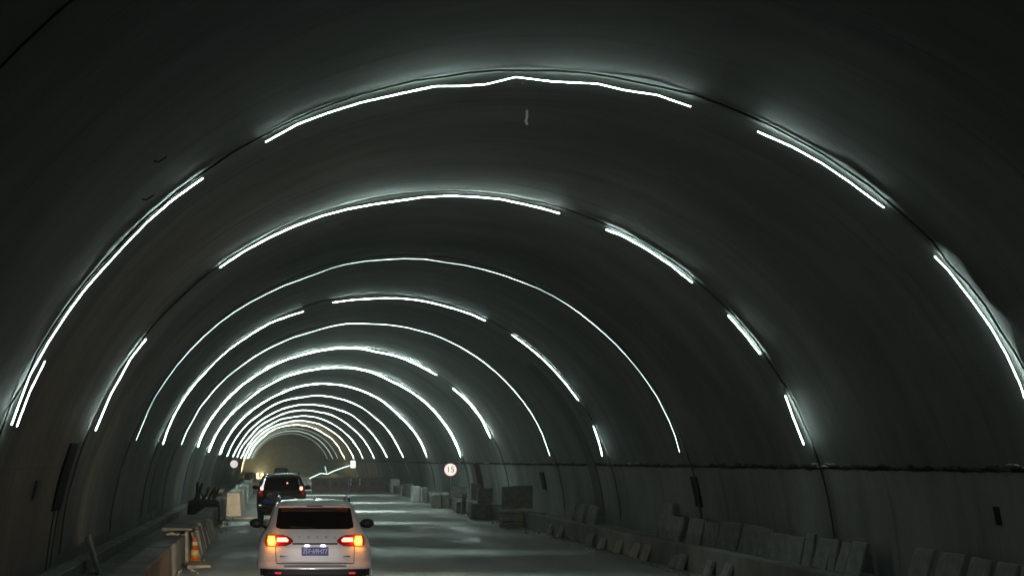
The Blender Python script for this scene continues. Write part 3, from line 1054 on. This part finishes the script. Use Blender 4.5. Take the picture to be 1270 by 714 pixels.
# loose grit and chips of concrete swept to the road edges
bm = bmesh.new()
rg = random.Random(9)
for k in range(420):
    d = rg.uniform(34, 120)
    sd = rg.random()
    x = (KL0 + abs(rg.gauss(0, .22)) + .03) if sd < .4 else (KR0 - abs(rg.gauss(0, .30)) - .03)
    r_ = rg.uniform(.02, .075)
    vs = [bm.verts.new((x + r_ * rg.uniform(.6, 1.2) * a, d + r_ * rg.uniform(.6, 1.2) * b, .006 + r_ * (c + .55) * rg.uniform(.7, 1))) for a, b, c in
          ((1, 0, -.5), (-.5, .86, -.5), (-.5, -.86, -.5), (.3, .2, .8), (-.4, -.3, .6))]
    for f in ((0, 1, 3), (1, 4, 3), (1, 2, 4), (2, 0, 4), (0, 3, 4), (0, 2, 1)):
        bm.faces.new([vs[i] for i in f])
o = link('grit', bm_mesh('grit', bm, M_SLAB))
o['kind'] = 'stuff'

# ------------------------------------------------------------------ vehicles


def lerp_tab(tab, z, k):
    if z <= tab[0][0]:
        return tab[0][k]
    for a, b in zip(tab[:-1], tab[1:]):
        if z <= b[0]:
            t = (z - a[0]) / (b[0] - a[0])
            return a[k] + (b[k] - a[k]) * t
    return tab[-1][k]


class Car:
    """a car that drives along +Y, its rear bumper at local y 0; tab rows: z, half width, y of rear, y of front"""

    def __init__(self, name, label, loc, tab, paint, rotz=0.0):
        self.tab, self.paint = tab, paint
        self.root = empty(name, loc, (0, 0, rotz))
        tag(self.root, label, 'car', 'cars driving through the tunnel')
        self.body()

    def hw(self, z): return lerp_tab(self.tab, z, 1)
    def yr(self, z): return lerp_tab(self.tab, z, 2)
    def yf(self, z): return lerp_tab(self.tab, z, 3)
    ztop = 1.6

    def rear(self, x, z):
        u = min(1, abs(x) / self.hw(z))
        return self.yr(z) + 0.05 * u ** 2 + 0.24 * u ** 7

    def front(self, x, z):
        u = min(1, abs(x) / self.hw(z))
        return self.yf(z) - 0.18 * u ** 2 - 0.30 * u ** 6

    def ring(self, z):
        h = self.hw(z)
        us = [sin(-pi / 2 + pi * k / 24) for k in range(25)]
        pts = [(h * u, self.rear(h * u, z)) for u in us]
        ya, yb = self.rear(h, z), self.front(h, z)
        m = 10
        for k in range(1, m):
            t = k / m
            pts.append((h * (1 + 0.02 * sin(pi * t)), ya + (yb - ya) * t))
        pts += [(h * u, self.front(h * u, z)) for u in us[::-1]]
        for k in range(1, m):
            t = 1 - k / m
            pts.append((-h * (1 + 0.02 * sin(pi * t)), ya + (yb - ya) * t))
        return pts

    def body(self):
        zs = [r[0] for r in self.tab]
        full = []
        for a, b in zip(zs[:-1], zs[1:]):
            m = max(1, int((b - a) / 0.05))
            full += [a + (b - a) * k / m for k in range(m)]
        full.append(zs[-1])
        V, F = [], []
        for z in full:
            V += [(x, y, z) for x, y in self.ring(z)]
        m = len(self.ring(full[0]))
        for i in range(len(full) - 1):
            for k in range(m):
                F.append((i * m + k, i * m + (k + 1) % m, (i + 1) * m + (k + 1) % m, (i + 1) * m + k))
        F.append(tuple(range(m))[::-1])
        F.append(tuple(range((len(full) - 1) * m, len(full) * m)))
        o = link('body', mesh('body', V, F, self.paint, True), self.root)
        return o

    def patch(self, name, rows, mat, off=0.006, parent=None, nx=12, skirt=0.03, where='rear'):
        """a panel laid on the rear: rows of (z, x left, x right)"""
        f = self.rear if where == 'rear' else self.front
        sg = -1 if where == 'rear' else 1
        V, F = [], []
        rr = []
        for a, b in zip(rows[:-1], rows[1:]):
            m = max(1, int(abs(b[0] - a[0]) / 0.05))
            rr += [tuple(a[q] + (b[q] - a[q]) * k / m for q in range(3)) for k in range(m)]
        rr.append(rows[-1])
        for z, xa, xb in rr:
            for k in range(nx + 1):
                x = xa + (xb - xa) * k / nx
                V.append((x, f(x, z) + sg * off, z))
        m = nx + 1
        nr = len(rr)
        for i in range(nr - 1):
            for k in range(nx):
                F.append((i * m + k, i * m + k + 1, (i + 1) * m + k + 1, (i + 1) * m + k))
        loop = [k for k in range(m)] + [i * m + nx for i in range(1, nr)] + [(nr - 1) * m + k for k in range(nx - 1, -1, -1)] + [i * m for i in range(nr - 2, 0, -1)]
        b0 = len(V)
        for q in loop:
            v = V[q]
            V.append((v[0], v[1] - sg * skirt, v[2]))
        for k in range(len(loop)):
            k2 = (k + 1) % len(loop)
            F.append((loop[k], b0 + k, b0 + k2, loop[k2]))
        bm = bmesh.new()
        vs = [bm.verts.new(v) for v in V]
        for fc in F:
            try:
                bm.faces.new([vs[i] for i in fc])
            except ValueError:
                pass
        return link(name, bm_mesh(name, bm, mat, False), parent or self.root)

    def side_patch(self, name, sd, z0, z1, ya0, ya1, yb0, yb1, mat, off=0.008):
        """side glass: from (ya0..ya1) at the sill to (yb0..yb1) at the top"""
        V, F = [], []
        nz, ny = 6, 8
        for i in range(nz + 1):
            z = z0 + (z1 - z0) * i / nz
            y0 = ya0 + (yb0 - ya0) * i / nz
            y1 = ya1 + (yb1 - ya1) * i / nz
            h = self.hw(z)
            A, B = self.rear(h, z), self.front(h, z)
            for k in range(ny + 1):
                y = y0 + (y1 - y0) * k / ny
                t = min(1, max(0, (y - A) / (B - A)))
                V.append((sd * (h * (1 + .02 * sin(pi * t)) + off), y, z))
        for i in range(nz):
            for k in range(ny):
                F.append((i * (ny + 1) + k, i * (ny + 1) + k + 1, (i + 1) * (ny + 1) + k + 1, (i + 1) * (ny + 1) + k))
        return link(name, mesh(name, V, F, mat, True), self.root)

    def wheels(self, r, track, ys):
        ty = lathe_mesh('tyre', [(r * .62, -.11), (r * .93, -.115), (r, -.085), (r, .085), (r * .93, .115), (r * .62, .11)], M_RUBBER, 28)
        rim = lathe_mesh('rim', [(r * .2, .108), (r * .6, .10), (r * .63, .09), (r * .63, -.09), (r * .6, -.10)], M_RIM, 28)
        for y in ys:
            for sd in (-1, 1):
                wo = link('wheel', ty, self.root, (sd * track, y, r), (0, rad(90) * sd, 0))
                link('rim', rim, wo)

    def mirrors(self, z, y, xo, mat, glass=M_BLACKPL):
        for sd in (-1, 1):
            bm = bmesh.new()
            bmesh.ops.create_uvsphere(bm, u_segments=16, v_segments=10, radius=1)
            for v in bm.verts:
                v.co = Vector((v.co.x * .125, v.co.y * .07, v.co.z * .085))
            o = link('mirror', bm_mesh('mirror', bm, mat, True), self.root, (sd * xo, y, z))
            a = (sd * (self.hw(z - .1) - .02), y + .05, z - .08)
            link('mirror_arm', tube_mesh('mirror_arm', [a, (sd * (xo - .08), y, z - .03)], .025, mat, 6), o)
            o.children[0].location = (-sd * xo, -y, -z)

    def headlights(self, z, x, power, col=(1, .80, .52), reach=70):
        for sd in (-1, 1):
            o = self.patch('headlight', [(z - .08, sd * x - .16, sd * x + .16), (z + .06, sd * x - .18, sd * x + .18)], E_HEAD, .012, None, 6, .04, 'front')
            ld = bpy.data.lights.new('headlight_beam', 'SPOT')
            ld.energy = power
            ld.color = col
            ld.spot_size = rad(reach)
            ld.spot_blend = 0.6
            ld.shadow_soft_size = 0.06
            lo = bpy.data.objects.new('headlight_beam', ld)
            C.objects.link(lo)
            lo.parent = o
            lo.location = (sd * x, self.front(sd * x, z) + .08, z)
            lo.rotation_euler = (rad(87), 0, rad(8) if sd < 0 else rad(-8))


def bulb(parent, loc, power):
    ld = bpy.data.lights.new('indicator_glow', 'POINT')
    ld.energy = power
    ld.color = (1.0, .33, .03)
    ld.shadow_soft_size = .05
    lo = bpy.data.objects.new('indicator_glow', ld)
    C.objects.link(lo)
    lo.parent = parent
    lo.location = loc


# ---- the silver car straight ahead
TAB = [
    (.26, .84, .16, 4.40), (.34, .885, .06, 4.52), (.45, .915, .015, 4.58), (.585, .93, .0, 4.6), (.64, .932, .0, 4.6),
    (.665, .932, .035, 4.6), (.82, .928, .05, 4.58), (.95, .912, .06, 4.52), (1.05, .885, .075, 4.38), (1.12, .852, .095, 4.05),
    (1.18, .815, .125, 3.58), (1.24, .775, .17, 3.36), (1.32, .742, .22, 3.20), (1.42, .705, .285, 3.02), (1.52, .668, .35, 2.84),
    (1.585, .645, .395, 2.72), (1.63, .622, .42, 2.6), (1.665, .58, .45, 2.45), (1.685, .50, .50, 2.25), (1.697, .36, .62, 2.0), (1.70, .18, .8, 1.7)]
x, y, z = P(390.8, 0, 32.2)
car = Car('silver_suv', 'silver estate-like SUV with lit amber indicators and blue plate, nearest car ahead', (x, 32.2, 0), TAB, M_SILVER)
gl = car.patch('rear_window', [(1.235, -.56, .56), (1.26, -.632, .632), (1.29, -.638, .638), (1.42, -.62, .62), (1.55, -.60, .60), (1.578, -.585, .585)], M_GLASS, .016, None, 30)
# wiper and its pivot
link('wiper', tube_mesh('wiper', [(.0, car.rear(0, 1.245) - .03, 1.245), (-.18, car.rear(.18, 1.27) - .03, 1.262), (-.40, car.rear(.4, 1.275) - .03, 1.278)], .008, M_BLACKPL, 6), gl)
# spoiler over the window
V = []
sp = [(1.588, .16), (1.60, .13), (1.63, .15), (1.665, .34), (1.69, .62)]
nx = 16
for z_, dy in sp:
    for k in range(nx + 1):
        u = -1 + 2 * k / nx
        V.append((.60 * u * (1 - .12 * (z_ - 1.588) / .1), .17 + dy + .10 * abs(u) ** 3, z_ - .012 * u * u))
F = [(i * (nx + 1) + k, i * (nx + 1) + k + 1, (i + 1) * (nx + 1) + k + 1, (i + 1) * (nx + 1) + k) for i in range(len(sp) - 1) for k in range(nx)]
b0 = len(V)
for k in range(nx + 1):
    u = -1 + 2 * k / nx
    V.append((.60 * u, .44 + .06 * abs(u) ** 3, 1.585))
F += [(k, b0 + k, b0 + k + 1, k + 1) for k in range(nx)]
spo = link('spoiler', mesh('spoiler', V, F, M_SILVER, True), car.root)
link('high_brake_lamp', box_mesh('high_brake_lamp', .26, .015, .016, M_LENS2, .003), spo, (0, .288, 1.602))
# roof rails
for sd in (-1, 1):
    pts = [(sd * .575, .62, 1.655), (sd * .575, .70, 1.722), (sd * .58, 1.0, 1.742), (sd * .585, 2.0, 1.742), (sd * .575, 2.35, 1.715), (sd * .56, 2.45, 1.66)]
    link('roof_rail', tube_mesh('roof_rail', pts, .018, M_CHROME, 8), car.root)
# roof panel ribs
for q in (-.3, -.1, .1, .3):
    link('roof_rib', box_mesh('roof_rib', .05, 1.2, .012, M_SILVER, .005), car.root, (q, 1.45, 1.692))
# antenna fin
link('antenna', prism_mesh('antenna', [(.62, 1.69), (.80, 1.69), (.66, 1.755), (.63, 1.755)], -.02, .02, M_SILVER, 'X'), car.root)
# tail lights
for sd in (-1, 1):
    f = (lambda a, b: (min(sd * a, sd * b), max(sd * a, sd * b)))
    rows = [(.962, *f(.47, .80)), (1.0, *f(.39, .815)), (1.045, *f(.353, .818)), (1.085, *f(.385, .81)), (1.12, *f(.44, .80)), (1.142, *f(.52, .785))]
    tl = car.patch('tail_light', rows, M_LENS, .016)
    car.patch('indicator', [(.966, *f(.65, .775)), (1.05, *f(.64, .785)), (1.13, *f(.655, .772))], E_AMBRIM, .022, tl, 6)
    car.patch('indicator_bulb', [(.985, *f(.665, .755)), (1.05, *f(.66, .765)), (1.11, *f(.67, .755))], E_AMBER, .028, tl, 6)
    bulb(car.root, (sd * .72, car.rear(.72, 1.05) - .10, 1.05), 5.5)
    car.patch('brake_lamp', [(1.03, *f(.445, .615)), (1.06, *f(.43, .625)), (1.10, *f(.47, .62))], E_BRAKE, .024, tl, 6)
    car.patch('reflector', [(.508, *f(.555, .655)), (.54, *f(.55, .66))], E_REFL, .012, None, 4)
# tailgate shut lines
for sd in (-1, 1):
    car.patch('shut_line', [(.69, sd * .635 - .005, sd * .635 + .005), (.955, sd * .645 - .005, sd * .645 + .005)], M_SEAM, .003, None, 1, .01)
car.patch('shut_line', [(.676, -.63, .63), (.688, -.635, .635)], M_SEAM, .003, None, 20, .01)
# dark trim over the plate, recess, plate lamps, plate
car.patch('trim_strip', [(.985, -.36, .36), (1.012, -.375, .375)], M_BLACKPL, .014)
car.patch('plate_recess', [(.775, -.30, .30), (.79, -.33, .33), (.98, -.36, .36)], M_SILVER, .004)
car.patch('lower_lip', [(.755, -.34, .34), (.778, -.36, .36)], M_SILVER, .022)
for sd in (-1, 1):
    car.patch('plate_lamp', [(.955, sd * .13 - .035, sd * .13 + .035), (.983, sd * .13 - .035, sd * .13 + .035)], E_PLATELAMP, .016, None, 3)
pl = car.patch('number_plate', [(.805, -.22, .22), (.945, -.22, .22)], M_PLATE, .018)
tx = text_mesh('plate_text', '苏F·69H77', .098, M_PTXT, .002)
bb = [v.co.x for v in tx.vertices]
wd = max(bb) - min(bb)
to = link('plate_text', tx, pl, (0, car.rear(.0, .875) - .026, .875), (rad(90), 0, 0))
to.scale = (.40 / wd, 1.08, 1)
to.rotation_euler = (rad(90) - 0.06, 0, 0)
# raised letters across the tailgate, small badges at its lower corners
for k, ch in enumerate('HAVAL'):
    xx = -.25 + .145 * k
    tm = text_mesh('badge_letter', ch, .062, M_CHROME, .004)
    link('badge_letter', tm, car.root, (xx, car.rear(xx, 1.105) - .012, 1.105), (rad(70), 0, 0))
car.patch('badge', [(.785, -.575, -.455), (.808, -.575, -.455)], M_CHROME, .012, None, 4)
car.patch('badge', [(.788, .46, .575), (.806, .46, .575)], M_CHROME, .012, None, 4)
# bumper: black lower cladding and a bright step
car.patch('bumper_step', [(.628, -.50, .50), (.652, -.52, .52)], M_CHROME, .006, None, 16)
car.patch('bumper_cladding', [(.30, -.80, .80), (.40, -.87, .87), (.50, -.895, .895), (.59, -.90, .90)], M_BLACKPL, .008, None, 28)
car.patch('skid_plate', [(.33, -.42, .42), (.43, -.46, .46)], M_RIM, .02, None, 10)
car.patch('bumper_reflector_strip', [(.512, -.76, -.67), (.53, -.76, -.67)], M_CHROME, .012, None, 3)
for sd in (-1, 1):
    car.side_patch('side_window', sd, 1.20, 1.555, .62, 3.0, .85, 2.5, M_GLASS)
    car.side_patch('wheel_arch', sd, .30, .72, .48, 1.30, .65, 1.12, M_BLACKPL, .006)
    car.side_patch('wheel_arch', sd, .30, .72, 3.3, 4.12, 3.47, 3.95, M_BLACKPL, .006)
car.patch('windscreen', [(1.20, -.68, .68), (1.58, -.56, .56)], M_GLASS, .008, None, 12, .03, 'front')
car.wheels(.35, .80, (.89, 3.71))
car.mirrors(1.25, 2.75, .975, M_BLACKPL)
car.headlights(.78, .62, 600)
for sd in (-1, 1):
    car.patch('front_indicator', [(.74, sd * .80 - .05, sd * .80 + .05), (.84, sd * .80 - .05, sd * .80 + .05)], E_AMBER, .02, None, 4, .04, 'front')
    bulb(car.root, (sd * .84, car.front(.84, .8) + .14, .8), 18)

# ---- the dark red car in front of it: taller and squarer
TAB2 = [
    (.30, .86, .10, 4.6), (.42, .92, .03, 4.7), (.60, .94, .0, 4.75), (.66, .945, .0, 4.75), (.69, .945, .05, 4.75), (1.0, .94, .07, 4.65),
    (1.15, .925, .09, 4.4), (1.22, .90, .11, 3.6), (1.35, .865, .15, 3.35), (1.55, .80, .24, 3.05), (1.72, .745, .32, 2.8), (1.79, .71, .36, 2.65),
    (1.83, .66, .42, 2.5), (1.855, .55, .5, 2.3), (1.87, .3, .8, 2.0)]
x, y, z = P(349.3, 0, 74.5)
car2 = Car('dark_red_suv', 'tall dark red SUV with small lit tail lamps, second car ahead', (x, 74.5, 0), TAB2, M_MAROON)
car2.patch('rear_window', [(1.26, -.66, .66), (1.45, -.64, .64), (1.68, -.60, .60), (1.71, -.57, .57)], M_GLASS, .016, None, 30)
car2.patch('spoiler', [(1.745, -.66, .66), (1.79, -.63, .63)], M_CHROME, .10)
for sd in (-1, 1):
    f = (lambda a, b: (min(sd * a, sd * b), max(sd * a, sd * b)))
    tl = car2.patch('tail_light', [(1.02, *f(.72, .86)), (1.20, *f(.70, .85)), (1.40, *f(.72, .82))], M_LENS, .014)
    car2.patch('tail_lamp', [(1.25, *f(.70, .79)), (1.315, *f(.685, .80)), (1.38, *f(.70, .79))], E_TAIL, .022, tl, 5)
    car2.side_patch('side_window', sd, 1.26, 1.70, .5, 3.1, .65, 2.6, M_GLASS)
    pts = [(sd * .66, .6, 1.83), (sd * .66, .7, 1.90), (sd * .66, 2.2, 1.90), (sd * .66, 2.3, 1.83)]
    link('roof_rail', tube_mesh('roof_rail', pts, .02, M_BLACKPL, 8), car2.root)
car2.patch('high_brake_lamp', [(1.49, .19, .24), (1.54, .19, .24)], E_BRAKE, .016, None, 3)
pl = car2.patch('number_plate', [(.73, -.70, -.26), (.87, -.70, -.26)], M_PLATE, .014)
car2.patch('bumper', [(.34, -.80, .80), (.46, -.88, .88), (.62, -.90, .90)], M_BLACKPL, .012, None, 24)
for sd in (-1, 1):
    car2.patch('reflector', [(.45, sd * .62 - .08, sd * .62 + .08), (.50, sd * .62 - .08, sd * .62 + .08)], M_LENS, .02, None, 3)
car2.patch('windscreen', [(1.22, -.75, .75), (1.75, -.64, .64)], M_GLASS, .008, None, 12, .03, 'front')
car2.wheels(.38, .80, (.95, 3.75))
car2.mirrors(1.32, 2.85, 1.02, M_BLACKPL)
car2.headlights(.85, .66, 600)

# ---- a third car far ahead, only its roof shows over the second
x, y, z = P(349.0, 0, 188)
TAB3 = [(a, b * .97, c, d) for a, b, c, d in TAB]
car3 = Car('dark_hatchback', 'small dark car far ahead, only its roof showing above the dark red SUV', (x, 188, 0), TAB3, M_NAVY)
car3.patch('rear_window', [(1.24, -.60, .60), (1.42, -.58, .58), (1.57, -.55, .55)], M_GLASS, .008)
for sd in (-1, 1):
    f = (lambda a, b: (min(sd * a, sd * b), max(sd * a, sd * b)))
    car3.patch('tail_light', [(.98, *f(.47, .78)), (1.12, *f(.50, .77))], M_LENS, .014)
    car3.side_patch('side_window', sd, 1.20, 1.555, .62, 3.0, .85, 2.5, M_GLASS)
car3.patch('bumper', [(.34, -.80, .80), (.58, -.88, .88)], M_BLACKPL, .008, None, 20)
car3.wheels(.34, .77, (.89, 3.7))
car3.headlights(.78, .6, 5000, (1, .82, .42), 60)

# ------------------------------------------------------------------ dusty air
HAZE = 0.0014
if HAZE > 0:
    m = bpy.data.materials.new('dusty_air')
    m.use_nodes = True
    t = m.node_tree
    t.nodes.clear()
    out = t.nodes.new('ShaderNodeOutputMaterial')
    pv = t.nodes.new('ShaderNodeVolumePrincipled')
    pv.inputs['Color'].default_value = (.85, .9, .86, 1)
    pv.inputs['Density'].default_value = HAZE
    pv.inputs['Anisotropy'].default_value = 0.3
    t.links.new(pv.outputs[0], out.inputs['Volume'])
    o = link('haze', box_mesh('haze', 17.0, Y1 - Y0 + 6, 10.0, m, 0), None, (0, (Y0 + Y1) / 2, -1.0))
    o['kind'] = 'stuff'
